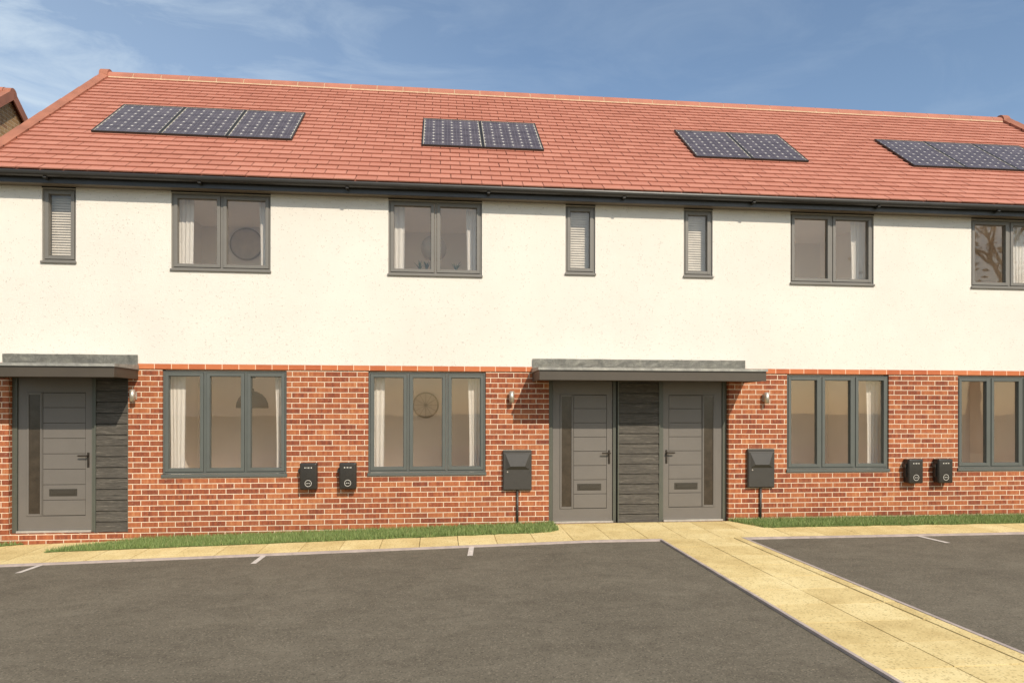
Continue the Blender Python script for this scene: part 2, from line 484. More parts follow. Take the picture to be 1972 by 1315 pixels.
# ------------------------------------------------------------------ the setting
def drape(name, polys, mat, dz, step=None):
    """flat sheet laid on the ground, polygons cut finely along x so that it follows the fall"""
    bm = bmesh.new()
    for x0, x1, y0, y1 in polys:
        xs = sorted({x0, x1} | {v for v in (1.9,) if x0 < v < x1})
        for a, b in zip(xs, xs[1:]):
            q = [(a, y0), (b, y0), (b, y1), (a, y1)]
            bm.faces.new([bm.verts.new((x, y, gz(x, y) + dz)) for x, y in q])
    return structure(make(name, bm, mat))

# one wide sheet to the horizon
bm = bmesh.new()
XS = [-400, -60, -20, 1.9, 20, 60, 400]; YS = [-400, -60, 0, 60, 400]
def gfar(x, y): return gz(max(x, -60), max(y, -60)) - .06
V = [[bm.verts.new((x, y, gfar(x, y))) for x in XS] for y in YS]
for j in range(len(YS) - 1):
    for i in range(len(XS) - 1):
        bm.faces.new((V[j][i], V[j][i + 1], V[j + 1][i + 1], V[j + 1][i]))
structure(make("ground", bm, M_FIELD))

def path_left(y): return 2.895 + (-1.25 - y) * .018
def path_right(y): return 3.985 + (-1.25 - y) * .046
KY = -1.235                     # back edge of the tarmac, front of the kerb
KW = .050
# tarmac: two bays either side of the path, meeting beyond it
bm = bmesh.new()
def gquad(bm, pts, dz):
    bm.faces.new([bm.verts.new((x, y, gz(x, y) + dz)) for x, y in pts])
YE = -8.6
gquad(bm, [(-30, -30), (1.9, -30), (1.9, YE), (-30, YE)], -.018)
gquad(bm, [(1.9, -30), (30, -30), (30, YE), (1.9, YE)], -.018)
gquad(bm, [(-30, YE), (1.9, YE), (1.9, KY - KW), (-30, KY - KW)], -.018)
gquad(bm, [(1.9, YE), (path_left(YE), YE), (path_left(KY - KW), KY - KW), (1.9, KY - KW)], -.018)
gquad(bm, [(path_right(YE) + KW, YE), (30, YE), (30, KY - KW), (path_right(KY - KW) + KW, KY - KW)], -.018)
structure(make("car_park", bm, M_TARMAC))

# kerb edging strips
def kerb(name, pts, w, top=.004, n=1):
    bm = bmesh.new()
    (x0, y0), (x1, y1) = pts
    d = Vector((x1 - x0, y1 - y0)); L = d.length; d.normalize(); nrm = Vector((-d.y, d.x)) * w
    k = max(1, int(L / .915)); s = L / k
    for i in range(k):
        a = Vector((x0, y0)) + d * (i * s + .0015); b = Vector((x0, y0)) + d * ((i + 1) * s - .0015)
        jz = random.uniform(-.0015, .0015)
        q = [a, b, b + nrm, a + nrm]
        lo = [bm.verts.new((p.x, p.y, gz(p.x, p.y) - .055)) for p in q]
        hi = [bm.verts.new((p.x, p.y, gz(p.x, p.y) + top + jz)) for p in q]
        bm.faces.new(hi)
        for j in range(4): bm.faces.new((lo[j], lo[(j + 1) % 4], hi[(j + 1) % 4], hi[j]))
    return structure(make(name, bm, M_KERB))
kerb("kerb", ((-14, KY - KW), (path_left(KY) - .0, KY - KW)), KW)
kerb("kerb", ((path_right(KY) + .0, KY - KW), (20, KY - KW)), KW)
kerb("kerb", ((path_left(YE) - KW * .6, YE), (path_left(KY - KW) - KW * .6, KY - KW - .002)), -KW * .6, .006)
kerb("kerb", ((path_right(YE) + KW * .7, YE), (path_right(KY - KW) + KW * .7, KY - KW - .002)), KW * .7, .006)

# paving: real slabs with open joints over a bed of sand
sv, sf, st = [], [], []
def slab(q, dz=0.0, gap=.008):
    c = Vector((sum(p[0] for p in q) / 4, sum(p[1] for p in q) / 4))
    g2 = gap / 2
    q = [Vector((p[0] + (g2 if p[0] < c.x else -g2), p[1] + (g2 if p[1] < c.y else -g2))) for p in q]
    tx, ty = random.uniform(-.003, .003), random.uniform(-.003, .003); j = random.uniform(-.0012, .0012)
    i0 = len(sv)
    for p in q: sv.append((p.x, p.y, gz(p.x, p.y) - .05))
    for p in q: sv.append((p.x, p.y, gz(p.x, p.y) + dz + j + (p.x - c.x) * tx + (p.y - c.y) * ty))
    fs = [(4, 5, 6, 7), (0, 1, 5, 4), (1, 2, 6, 5), (2, 3, 7, 6), (3, 0, 4, 7)]
    t = random.random()
    for f in fs: sf.append(tuple(i0 + k for k in f)); st.append(t)
PX = .498; x = 1.733 - 32 * PX
while x < 19:
    a, b = x, x + PX
    skew = -.03
    yb = -.03
    slab([(a, KY), (b, KY), (b, -.62), (a, -.62)])
    slab([(a, -.62), (b, -.62), (b, yb), (a, yb)])
    x += PX
y = KY - KW * 0
rows = []
yy = KY - .004
while yy > YE + .2:
    y1 = yy - .482
    def lx(v, k): # column edges
        L, Rr = path_left(v), path_right(v)
        return (L, L + (Rr - L) * .445, L + (Rr - L) * .895, Rr)[k]
    for k in range(3):
        slab([(lx(y1, k), y1), (lx(y1, k + 1), y1), (lx(yy, k + 1), yy), (lx(yy, k), yy)], dz=0 if k < 2 else .004, gap=.011 if k < 2 else .014)
    yy = y1
yend = yy
pv = structure(mesh_raw("paving_path", sv, sf, M_SLAB, tint=st))
drape("paving_bed", [(-14, 19, KY, 0)], M_SAND, -.020)
bm = bmesh.new(); gquad(bm, [(path_left(yend), yend), (path_right(yend), yend), (path_right(KY), KY), (path_left(KY), KY)], -.016)
structure(make("path_bed", bm, M_SAND))

# bay end ticks
marks = [((-4.754, -1.645), (-4.707, KY - KW)), ((-2.166, -1.675), (-2.148, KY - KW)), ((.361, -1.75), (.40, KY - KW)), ((6.55, -1.735), (6.473, KY - KW))]
for (xa, ya), (xb, yb) in marks:
    bm = bmesh.new(); w = .032
    gquad(bm, [(xa - w, ya), (xa + w, ya), (xb + w, yb - .003), (xb - w, yb - .003)], -.0135)
    structure(make("road_marking", bm, M_PAINT))

# lawn strips: soil bed + blades
def lawn(name, poly_fn, x0, x1, label):
    V, F, T = [], [], []
    rnd = random.Random(hash(name) % 97 + len(label))
    dens = 9000
    n = int((x1 - x0) * .6 * dens)
    for _ in range(n):
        x = rnd.uniform(x0, x1); lo, hi = poly_fn(x)
        if hi - lo < .01: continue
        y = rnd.uniform(-.66, -.0)
        if not (lo < y < hi): continue
        e = min(1, (y - lo) / .05 + .45)
        h = rnd.uniform(.028, .078) * e
        a = rnd.uniform(0, 6.283); w = rnd.uniform(.0022, .004)
        dx, dy = math.cos(a) * w, math.sin(a) * w
        l = rnd.uniform(.0, .032); b = rnd.uniform(0, 6.283); lx_, ly_ = math.cos(b) * l, math.sin(b) * l
        z = gz(x, y); i = len(V)
        V += [(x - dx, y - dy, z), (x + dx, y + dy, z), (x + dx * .6 + lx_ * .4, y + dy * .6 + ly_ * .4, z + h * .6), (x - dx * .6 + lx_ * .4, y - dy * .6 + ly_ * .4, z + h * .6), (x + lx_, y + ly_, z + h)]
        F += [(i, i + 1, i + 2, i + 3), (i + 3, i + 2, i + 4)]
        t = min(1, max(0, rnd.gauss(.45, .2))) if rnd.random() > .03 else 1.0
        T += [t, t]
    # soil turf under the blades
    i = len(V); k = 24
    for s in range(k + 1):
        x = x0 + (x1 - x0) * s / k; lo, hi = poly_fn(x)
        V += [(x, lo, gz(x, lo) + .008), (x, hi, gz(x, hi) + .012)]
    for s in range(k): F.append((i + 2 * s, i + 2 * s + 2, i + 2 * s + 3, i + 2 * s + 1)); T.append(.2)
    o = mesh_raw(name, V, F, M_GRASS, tint=T)
    o['kind'] = 'stuff'; o['label'] = label; o['category'] = 'grass'
    return o
def edge_noise(x): return .012 * math.sin(x * 9) + .010 * math.sin(x * 23 + 1)
def left_fn(x):
    lo = -.63 + edge_noise(x)
    if x < -4.05: hi = min(-.01, lo + .02 + (x + 5.1) * .60)
    else: hi = -.01
    if x > 1.52: lo = lo + (x - 1.52) * .8
    return (lo, hi)
lawn("grass", left_fn, -5.02, 1.66, "long green grass strip below the two brick windows left of the double doors")
def right_fn(x):
    lo = -.60 + edge_noise(x)
    hi = -.01
    if x < 4.62: lo = max(lo, -.60 + (4.62 - x) * 2.0)
    return (lo, hi)
lawn("grass", right_fn, 4.33, 14.0, "green grass strip along the brick wall right of the double doors")
lawn("grass", lambda x: (-.42 + (x + 6.5) * .45 if x > -6.5 else -.42, -.01), -10.0, -5.62, "small tuft of green grass at the wall corner left of the left door")

# ------------------------------------------------------------------ the terrace
T = empty("terraced_house", (2.965, 0, 0))
thing(T, "long terrace with cream upper walls, red brick ground floor and red tiled roof", "building")
def part(name, bm, mats, parent=T, smooth=False):
    o = make(name, bm, mats, None, smooth)
    o.parent = parent
    o.matrix_parent_inverse = Matrix.Translation(-T.location) if parent is T else Matrix.Identity(4)
    return o
XL, XR = -6.10, 12.03 - .20        # gable faces
BAND0, BAND1 = .556 + H, .628 + H
WT = .13                            # outer leaf
SOF = 3.035 + H
DEPTH = 6.72

doors_open = [(-5.82, -4.28, -1.70 + H), (1.595, 4.35, -1.685 + H), (10.21, 11.75, -1.70 + H)]
W3 = [(-3.83, -2.155), (-1.02, .665), (5.275, 6.94), (8.10, 9.785)]
W2 = [(-3.716, -2.378), (-.74, .605), (5.326, 6.682), (8.32, 9.665)]
W1 = [(-5.40, -4.962), (1.838, 2.285), (3.640, 4.090), (10.89, 11.33)]
LT, LB = .540 + H, -.900 + H        # lower window frame
UT, UB = 3.015 + H, 1.955 + H
NB = 2.022 + H

def wall_with_holes(bm, x0, x1, z0, z1, yf, yb, holes):
    xs = sorted({x0, x1} | {h[0] for h in holes} | {h[1] for h in holes})
    zs = sorted({z0, z1} | {max(z0, h[2]) for h in holes} | {min(z1, h[3]) for h in holes})
    def hole(xc, zc): return any(h[0] < xc < h[1] and h[2] < zc < h[3] for h in holes)
    solid = {(i, j) for i in range(len(xs) - 1) for j in range(len(zs) - 1) if not hole((xs[i] + xs[i + 1]) / 2, (zs[j] + zs[j + 1]) / 2)}
    def q(*p): bm.faces.new([bm.verts.new(v) for v in p])
    for i, j in solid:
        a, b, c, d = xs[i], xs[i + 1], zs[j], zs[j + 1]
        q((a, yf, c), (b, yf, c), (b, yf, d), (a, yf, d))
        q((a, yb, d), (b, yb, d), (b, yb, c), (a, yb, c))
        if (i - 1, j) not in solid: q((a, yf, c), (a, yf, d), (a, yb, d), (a, yb, c))
        if (i + 1, j) not in solid: q((b, yb, c), (b, yb, d), (b, yf, d), (b, yf, c))
        if (i, j - 1) not in solid: q((a, yf, c), (a, yb, c), (b, yb, c), (b, yf, c))
        if (i, j + 1) not in solid: q((a, yf, d), (b, yf, d), (b, yb, d), (a, yb, d))
    bmesh.ops.remove_doubles(bm, verts=bm.verts[:], dist=1e-5)

# brick ground floor
bm = bmesh.new()
holes = [(a, b, z, BAND0) for a, b, z in doors_open] + [(a, b, LB - .05, BAND0 - .004) for a, b in W3]
wall_with_holes(bm, XL, XR, -.5, BAND0 - .004, 0, WT, holes)
part("brick_wall", bm, M_BRICK)
# orange band, proud of the brick
bm = bmesh.new()
box(bm, XL - .012, XR + .012, -.014, WT - .01, BAND0, BAND1, .003, 1)
part("brick_band", bm, M_BAND)
# rendered first floor
bm = bmesh.new()
holes = [(a, b, UB - .03, UT) for a, b in W2] + [(a, b, NB - .03, UT) for a, b in W1]
wall_with_holes(bm, XL, XR, BAND1 + .002, SOF - .002, -.004, WT, holes)
part("rendered_wall", bm, M_RENDER)
# gables and back
EZ = 3.163 + H; EY = -.30; SL = math.tan(R(39.057))
RY = 3.36; RZ = EZ + (RY - EY) * SL
bm = bmesh.new()
for xa, xb in ((XL, XL + .12), (XR - .12, XR)):
    pts = [(WT + .002, -.5), (DEPTH, -.5), (DEPTH, EZ - .10), (RY, RZ - .14), (WT + .002, EZ + WT * SL - .05 + .12)]
    prism(bm, pts, xa, xb)
box(bm, XL + .121, XR - .121, DEPTH - .12, DEPTH, -.5, EZ - .12)
part("gable_wall", bm, M_BRICK)

# roof: every course is laid, tiles lap and their joints are open
V, F, TT = [], [], []
cs, sn = math.cos(R(39.057)), math.sin(R(39.057))
NR = 26; GA = 4.713 / NR; TW = .293; grnd = random.Random(5)
XVL, XVR = XL - .05, XR + .05
def rp(x, s, h):   # point on the slope: s up the slope, h above it
    return (x, EY + s * cs - h * sn, EZ + s * sn + h * cs)
def rpb(x, s, h):
    return (x, 2 * RY - EY - s * cs + h * sn, EZ + s * sn + h * cs)
for rr in range(NR):
    s0 = rr * GA; s1 = min(s0 + GA + .05, 4.70)
    off = (rr % 2) * TW / 2 + random.uniform(-.004, .004)
    x = XVL - off
    while x < XVR:
        a, b = max(XVL, x + grnd.choice((.003, .0045, .0065))), min(XVR, x + TW - grnd.choice((.003, .0045, .006)))
        if b - a > .02:
            dj = random.uniform(-.0012, .0012); t = min(1, max(0, random.gauss(.5, .23))); sj = random.uniform(-.002, .002)
            i = len(V)
            h0, h1 = .029 + dj, .004 + dj
            for (xx, s, h) in ((a, s0 + sj, h0), (b, s0 + sj, h0), (b, s1, h1), (a, s1, h1), (a, s0 + sj, h0 - .017), (b, s0 + sj, h0 - .017), (b, s1, h1 - .010), (a, s1, h1 - .010)):
                V.append(rp(xx, s, h))
            for f in ((0, 1, 2, 3), (4, 5, 1, 0), (1, 5, 6, 2), (0, 3, 7, 4)): F.append(tuple(i + k for k in f)); TT.append(t)
        x += TW
# battens board under the tiles and the back slope
i = len(V)
V += [rp(XVL, .02, -.012), rp(XVR, .02, -.012), rp(XVR, 4.713, -.012), rp(XVL, 4.713, -.012), rpb(XVR, 0, .0), rpb(XVL, 0, .0), rpb(XVL, 4.713, .0), rpb(XVR, 4.713, .0)]
F += [(i, i + 1, i + 2, i + 3), (i + 4, i + 5, i + 6, i + 7)]; TT += [0, .5]
roof = mesh_raw("roof", V, F, M_TILE, tint=TT)
roof.parent = T; roof.matrix_parent_inverse = Matrix.Translation(-T.location)

# ridge: half-round tiles bedded on mortar
bm = bmesh.new(); bmm = bmesh.new()
x = XVL + .05; rl = .49
while x < XVR - .05:
    x1 = min(x + rl, XVR - .05)
    def arc(rad, n=9, zc=RZ - .055): return [(RY + rad * math.sin(t), zc + rad * math.cos(t)) for t in [math.pi * (-.5 + k / (n - 1)) for k in range(n)]]
    prism(bm, arc(.128), x + .006, x1 - .008)
    prism(bmm, arc(.122), x - .0065, x + .007)
    x = x1
prism(bmm, [(RY - .132, RZ - .128), (RY - .127, RZ - .050), (RY + .127, RZ - .050), (RY + .134, RZ - .128)], XVL + .05, XVR - .05)
rd = part("ridge", bm, M_RIDGE, smooth=False)
o = make("ridge_mortar", bmm, M_BED); o.parent = rd

# verges
def verge(xo, side_):
    bm = bmesh.new(); n = 13; L = 4.72
    for k in range(n):
        s0, s1 = L * k / n, L * (k + 1) / n + .02
        for f, flip in ((rp, 1), (rpb, 1)):
            hh = .002 * (k % 2)
            xa, xb = (xo - .045, xo + .115) if side_ < 0 else (xo - .115, xo + .045)
            sec = [(xa, -.15), (xb, -.015), (xb, .048 + hh), ((xa + xb) / 2, .060 + hh), (xa, .050 + hh)]
            sec[1] = (xa + .02 if side_ < 0 else xb - .02, -.15)
            if side_ < 0: sec = [(xa, -.15), (xa + .02, -.15), (xa + .02, -.01), (xb, -.01), (xb, .045 + hh), (xa + .03, .078 + hh), (xa, .060 + hh)]
            else: sec = [(xb, -.15), (xb - .02, -.15), (xb - .02, -.01), (xa, -.01), (xa, .060 + hh), (xb - .03, .100 + hh), (xb, .085 + hh)]
            A = [bm.verts.new(f(x, s0, h)) for x, h in sec]; B = [bm.verts.new(f(x, s1, h + .004)) for x, h in sec]
            m = len(sec)
            for i in range(m): bm.faces.new((A[i], A[(i + 1) % m], B[(i + 1) % m], B[i]))
            bm.faces.new(A); bm.faces.new(B[::-1])
    # end cap under the ridge
    cx = xo + (.03 if side_ < 0 else -.03)
    cyl(bm, (cx, RY, RZ - .022), .140, .15, 'X', 16)
    return part("verge", bm, M_VERGE)
verge(XVL, -1); verge(XVR, 1)

# eaves: fascia, soffit, gutter with brackets
bm = bmesh.new(); box(bm, XVL, XVR, -.195, -.175, SOF - .012, EZ + .035); part("fascia", bm, M_UPVC)
bm = bmesh.new(); box(bm, XVL, XVR, -.174, .05, SOF, SOF + .012); part("soffit", bm, M_SOFFIT)
bm = bmesh.new()
gp = [(-.300, EZ - .004), (-.302, EZ - .022), (-.297, EZ - .046), (-.284, EZ - .064), (-.262, EZ - .074), (-.225, EZ - .074), (-.200, EZ - .060), (-.197, EZ - .01),
      (-.202, EZ - .01), (-.206, EZ - .055), (-.228, EZ - .067), (-.260, EZ - .067), (-.279, EZ - .059), (-.290, EZ - .043), (-.295, EZ - .021), (-.293, EZ - .004)]
prism(bm, gp, XVL - .02, XVR + .02)
gut = part("gutter", bm, M_UPVC)
for x in [XVL + .9 + i * 1.97 for i in range(9)]:
    b2 = bmesh.new()
    box(b2, x, x + .045, -.275, -.196, EZ - .098, EZ - .0745, .006, 1)
    o = make("gutter_bracket", b2, M_UPVC); o.parent = gut

# ------------------------------------------------------------------ windows
def glazed(name, x0, x1, z0, z1, lights, mat, sill_h, sill_out, label=None, frame_w=.023, sash=.047):
    """frame with side-hung casements; the mesh is the frame, panes and sill are sub-parts"""
    bm = bmesh.new(); yf, yb = .022, .092
    g = .002
    x0 += g; x1 -= g; z1 -= g
    box(bm, x0, x0 + frame_w, yf, yb, z0, z1); box(bm, x1 - frame_w, x1, yf, yb, z0, z1)
    box(bm, x0 + frame_w, x1 - frame_w, yf, yb, z0, z0 + frame_w); box(bm, x0 + frame_w, x1 - frame_w, yf, yb, z1 - frame_w, z1)
    n = lights; mw = .030
    inner = (x1 - x0 - 2 * frame_w - (n - 1) * mw) / n
    panes = []; sashes = []
    for k in range(n):
        a = x0 + frame_w + k * (inner + mw); b = a + inner
        if k < n - 1: box(bm, b, b + mw, yf, yb, z0 + frame_w, z1 - frame_w)
        ga = .004; ys, ye = .010, .084
        A, B, C, D = a + ga, b - ga, z0 + frame_w + ga, z1 - frame_w - ga
        sb = bmesh.new()
        box(sb, A, A + sash, ys, ye, C, D, .003, 1); box(sb, B - sash, B, ys, ye, C, D, .003, 1)
        box(sb, A + sash - .003, B - sash + .003, ys + .0006, ye - .001, C + .0006, C + sash, .003, 1); box(sb, A + sash - .003, B - sash + .003, ys + .0006, ye - .001, D - sash, D - .0006, .003, 1)
        # inner glazing bead
        bd = .007
        A2, B2, C2, D2 = A + sash - .002, B - sash + .002, C + sash - .002, D - sash + .002
        box(sb, A2, A2 + bd, .034, .07, C2, D2); box(sb, B2 - bd, B2, .034, .07, C2, D2)
        box(sb, A2 + bd, B2 - bd, .034, .07, C2, C2 + bd); box(sb, A2 + bd, B2 - bd, .034, .07, D2 - bd, D2)
        sashes.append(sb)
        pb = bmesh.new(); vs = [pb.verts.new(p) for p in ((A2 + .004, .052, C2 + .004), (B2 - .004, .052, C2 + .004), (B2 - .004, .052, D2 - .004), (A2 + .004, .052, D2 - .004))]
        pb.faces.new(vs); panes.append(pb)
    w = part(name, bm, mat)
    if label: w['label'] = label
    for sb in sashes: make("sash", sb, mat).parent = w
    for pb in panes: make("pane", pb, M_GLASS).parent = w
    sb = bmesh.new()
    box(sb, x0 - .012, x1 + .012, -sill_out, .02, z0 - sill_h, z0 - .004, .004, 1)
    make("sill", sb, mat).parent = w
    return w
for a, b in W3: glazed("window", a, b, LB, LT, 3, M_FRAME, .048, .022)
for a, b in W2: glazed("window", a, b, UB, UT, 2, M_FRAMEU, .034, .032)
for a, b in W1: glazed("window", a, b, NB, UT, 1, M_FRAMEU, .034, .032)
# slim head trims below the soffit, coloured dark to paint the shade band there
for a, b in W2 + W1:
    bm = bmesh.new(); box(bm, a, b, -.012, .02, UT + .0005, SOF - .001)
    part("head_shade_trim", bm, M_UPVC)

# rooms behind the glass
def room(x0, x1, z0, z1, d=2.6):
    bm = bmesh.new(); y0, y1 = WT + .001, WT + d
    v = [bm.verts.new(p) for p in ((x0, y0, z0), (x1, y0, z0), (x1, y1, z0), (x0, y1, z0), (x0, y0, z1), (x1, y0, z1), (x1, y1, z1), (x0, y1, z1))]
    fl = bm.faces.new((v[0], v[1], v[2], v[3])); fl.material_index = 1
    for q in ((4, 7, 6, 5), (0, 3, 7, 4), (1, 5, 6, 2), (3, 2, 6, 7)): bm.faces.new([v[i] for i in q])
    me = bpy.data.meshes.new("room"); bm.to_mesh(me); bm.free(); me.materials.append(M_ROOM); me.materials.append(M_ROOMFLOOR)
    o = bpy.data.objects.new("room", me); SC.collection.objects.link(o); o.parent = T; o.matrix_parent_inverse = Matrix.Translation(-T.location)
for a, b in W3: room(a - .22, b + .22, .03, 2.225, 1.9)
for a, b in W2: room(a - .20, b + .20, 2.80, SOF - .01, 1.7)
for a, b in W1: room(a - .12, b + .12, 2.75, SOF - .01, .9)

# ------------------------------------------------------------------ doors (leaf drawn for the left-hinged pattern; mirrored by sign)
DY = .090
def door(x_frame0, x_frame1, zb, mirror, zt, col_gap=None):
    """x runs from the hinge side; mirror=-1 flips"""
    Wd = x_frame1 - x_frame0
    def X(u): return x_frame0 + u if mirror > 0 else x_frame1 - u
    def bx(bm, u0, u1, y0, y1, z0, z1, bv=0, mi=0):
        a, b = sorted((X(u0), X(u1))); box(bm, a, b, y0, y1, z0, z1, bv, 1, mi)
    # frame
    bm = bmesh.new()
    bx(bm, .0, .062, DY - .020, DY + .06, zb, zt); bx(bm, Wd - .050, Wd, DY - .020, DY + .06, zb, zt)
    bx(bm, .062, Wd - .050, DY - .020, DY + .06, zt - .06, zt)
    fr = part("door_frame", bm, M_FRAMED)
    tb = bmesh.new(); bx(tb, .062, Wd - .050, DY - .045, DY + .06, zb + .001, zb + .030, .003)
    make("threshold", tb, M_ALU).parent = fr
    # leaf
    L0, L1 = .068, Wd - .056
    zl, zh = zb + .034, zt - .066
    bm = bmesh.new()
    y0, y1 = DY, DY + .044
    g0, g1 = L0 + .105, L0 + .305           # glazing cassette
    c0, c1 = g1 + .012, L1 - .090           # grooved column
    ct, cb = 0.224 + H, -1.466 + H
    gt, gb_ = .228 + H, -1.470 + H
    # stiles and rails
    bx(bm, L0, g0, y0, y1, zl, zh); bx(bm, c1 + .005, L1, y0, y1, zl, zh)
    bx(bm, g1 + .0005, c0 - .004, y0, y1, gb_, gt)
    bx(bm, g0, c1 + .005, y0, y1, zl, gb_ - .003); bx(bm, g0, c1 + .005, y0, y1, gt + .003, zh)
    # cassette frame
    q = .030
    bx(bm, g0 + .003, g0 + q, y0 - .008, y1, gb_, gt, .003); bx(bm, g1 - q + .006, g1 - .002, y0 - .008, y1, gb_, gt, .003)
    bx(bm, g0 + q, g1 - q + .006, y0 - .008, y1, gb_, gb_ + q); bx(bm, g0 + q, g1 - q + .006, y0 - .008, y1, gt - q, gt)
    # panels between grooves
    z = cb; p = .2125
    while z < ct - .01:
        top = min(z + p, ct)
        bx(bm, c0, c1, y0 + .0015, y1, z + .003, top - .003, .002)
        z += p
    bx(bm, g0 + .001, c1 + .004, y0 + .012, y1 - .004, gb_ - .003, gt + .003, mi=1)
    d = part("door", bm, [M_DOOR, M_GROOVE])
    gb2 = bmesh.new(); bx(gb2, g0 + q - .004, g1 - q + .010, y0 + .003, y0 + .010, gb_ + q - .004, gt - q + .004)
    make("glass_panel", gb2, M_SLITGLASS).parent = d
    lb = bmesh.new(); lc = (c0 + c1) / 2 - .012
    bx(lb, lc - .180, lc + .180, y0 - .006, y0 + .004, -1.197 + H, -1.100 + H, .002)
    bx(lb, lc - .150, lc + .150, y0 - .012, y0 - .004, -1.178 + H, -1.119 + H, .003)
    make("letter_plate", lb, M_SLOT).parent = d
    hb = bmesh.new(); hx = L1 - .050
    bx(hb, hx - .015, hx + .015, y0 - .010, y0 + .002, -.805 + H, -.600 + H, .004)
    bx(hb, hx - .010, hx + .010, y0 - .055, y0 - .008, -.652 + H, -.632 + H, .003)
    bx(hb, hx - .118, hx + .012, y0 - .064, y0 - .046, -.654 + H, -.632 + H, .006)
    bx(hb, hx - .007, hx + .007, y0 - .016, y0 - .009, -.775 + H, -.745 + H, .002)
    make("handle", hb, M_METALDK).parent = d
    return d
zt = .545 + H
door(-5.815, -4.735, -1.697 + H, 1, zt)
door(1.600, 2.628, -1.682 + H, 1, zt)
door(3.302, 4.345, -1.682 + H, -1, zt)
door(10.665, 11.745, -1.697 + H, -1, zt)

# boarded cladding beside the doors
def cladding(x0, x1, zb, yf=.028):
    bm = bmesh.new(); z = -1.555 + H - .1502
    while z < zt:
        a, b = max(z, zb), min(z + .1502, zt)
        if b - a > .02:
            # lapped board: bottom edge proud of its top
            pts = [(yf, a + .006), (yf + .014, b - .003), (yf + .075, b - .003), (yf + .075, a + .006)]
            prism(bm, pts, x0 + .018, x1 - .018)
        z += .1502
    c = part("cladding", bm, M_PLANK)
    tb = bmesh.new()
    box(tb, x0, x0 + .016, yf - .004, yf + .12, zb, zt); box(tb, x1 - .016, x1, yf - .004, yf + .12, zb, zt)
    box(tb, x0 + .016, x1 - .016, yf + .078, yf + .11, zb, zt)
    make("corner_trim", tb, M_FRAMED).parent = c
cladding(-4.732, -4.284, -1.697 + H)
cladding(2.640, 3.290, -1.682 + H)
cladding(10.214, 10.662, -1.697 + H)
# inner lining so nothing shows through
for a, b, z in doors_open:
    bm = bmesh.new(); box(bm, a - .02, b + .02, DY + .075, DY + .09, z - .03, BAND0 + .02)
    part("door_lining", bm, M_GROOVE)

# ------------------------------------------------------------------ canopies
def canopy(xa, xb, name="canopy"):
    bm = bmesh.new(); F0, F1 = .415 + H, .545 + H
    box(bm, xa, xb, -.70, -.680, F0, F1, .002, 1)                     # front fascia
    box(bm, xa, xa + .02, -.680, -.0, F0, F1); box(bm, xb - .02, xb, -.680, -.0, F0, F1)
    box(bm, xa + .02, xb - .02, -.680, -.0, F0 + .012, F0 + .024)     # soffit
    box(bm, xa + .0, xb - .0, -.704, -.700, F0 - .004, F0 + .010)     # drip bead
    c = part(name, bm, M_CANOPY)
    tb = bmesh.new()
    prism(tb, [(-.722, F1 + .001), (-.722, F1 + .034), (-.700, F1 + .038), (-.015, F1 + .066), (-.015, F1 + .001)], xa - .015, xb + .015)
    make("roof_sheet", tb, M_LEAD).parent = c
    fb = bmesh.new()
    # lead apron dressed up the wall, with soft ripples
    nx = int((xb - xa) / .12); zs = [F1 + .060, F1 + .10, F1 + .15, F1 + .205]
    rows_ = []
    for z in zs:
        rows_.append([fb.verts.new((xa - .004 + (xb - xa + .008) * i / nx, -.022 + random.uniform(-.003, .003), z + (random.uniform(-.002, .002) if z == zs[-1] else 0))) for i in range(nx + 1)])
    for r0, r1 in zip(rows_, rows_[1:]):
        for i in range(nx): fb.faces.new((r0[i], r0[i + 1], r1[i + 1], r1[i]))
    bmesh.ops.solidify(fb, geom=fb.faces[:], thickness=.012)
    make("flashing", fb, M_LEAD, smooth=False).parent = c
    return c
canopy(-5.885, -4.150)
canopy(1.350, 4.595)
canopy(10.08, 11.815)

# ------------------------------------------------------------------ curtains, blinds and lamps seen through the glass
def curtain(x0, x1, z0, z1, label, y=.22):
    x0 *= .988; x1 *= .988
    bm = bmesh.new(); n = max(24, int((x1 - x0) * 220)); cols = []
    folds = max(2, round((x1 - x0) / .062)); m = 14
    ph = random.uniform(0, 6)
    grid = []
    for j in range(m + 1):
        v = j / m; z = z0 + (z1 - z0) * v; row = []
        squeeze = 1 - .10 * math.sin(v * 3.14) * (1 if (x1 - x0) > .2 else .4)
        for i in range(n + 1):
            u = i / n
            amp = .0080 * (.75 + .35 * (1 - v)) + .002 * math.sin(u * 9 + ph)
            yy = y + amp * math.sin(u * folds * 6.283 + ph + .4 * math.sin(v * 2.2 + ph))
            row.append(bm.verts.new((x0 + (x1 - x0) * (.5 + (u - .5) * squeeze) + .006 * math.sin(v * 4 + u * 5), yy, z)))
        grid.append(row)
    for a, b in zip(grid, grid[1:]):
        for i in range(n): bm.faces.new((a[i], a[i + 1], b[i + 1], b[i]))
    bmesh.ops.solidify(bm, geom=bm.faces[:], thickness=.003)
    o = make("curtain", bm, M_CURT, smooth=True)
    thing(o, label, "curtain", "white curtains hanging inside the windows")
LZ0, LZ1 = .06, 2.165
UZ0, UZ1 = 2.9, SOF - .02
curtain(-3.86, -3.640, LZ0, LZ1, "left curtain in the ground-floor window beside the left door")
curtain(-2.39, -2.10, LZ0, LZ1, "right curtain in the ground-floor window beside the left door")
curtain(-1.06, -.815, LZ0, LZ1, "left curtain in the ground-floor window nearest the left meter box")
curtain(.42, .72, LZ0, LZ1, "right curtain in the ground-floor window nearest the left meter box")
curtain(5.12, 5.345, LZ0, LZ1, "thin sliver of curtain at the left edge of the window right of the double doors")
curtain(6.79, 7.06, LZ0, LZ1, "pleated curtain in the right light of the window right of the double doors")
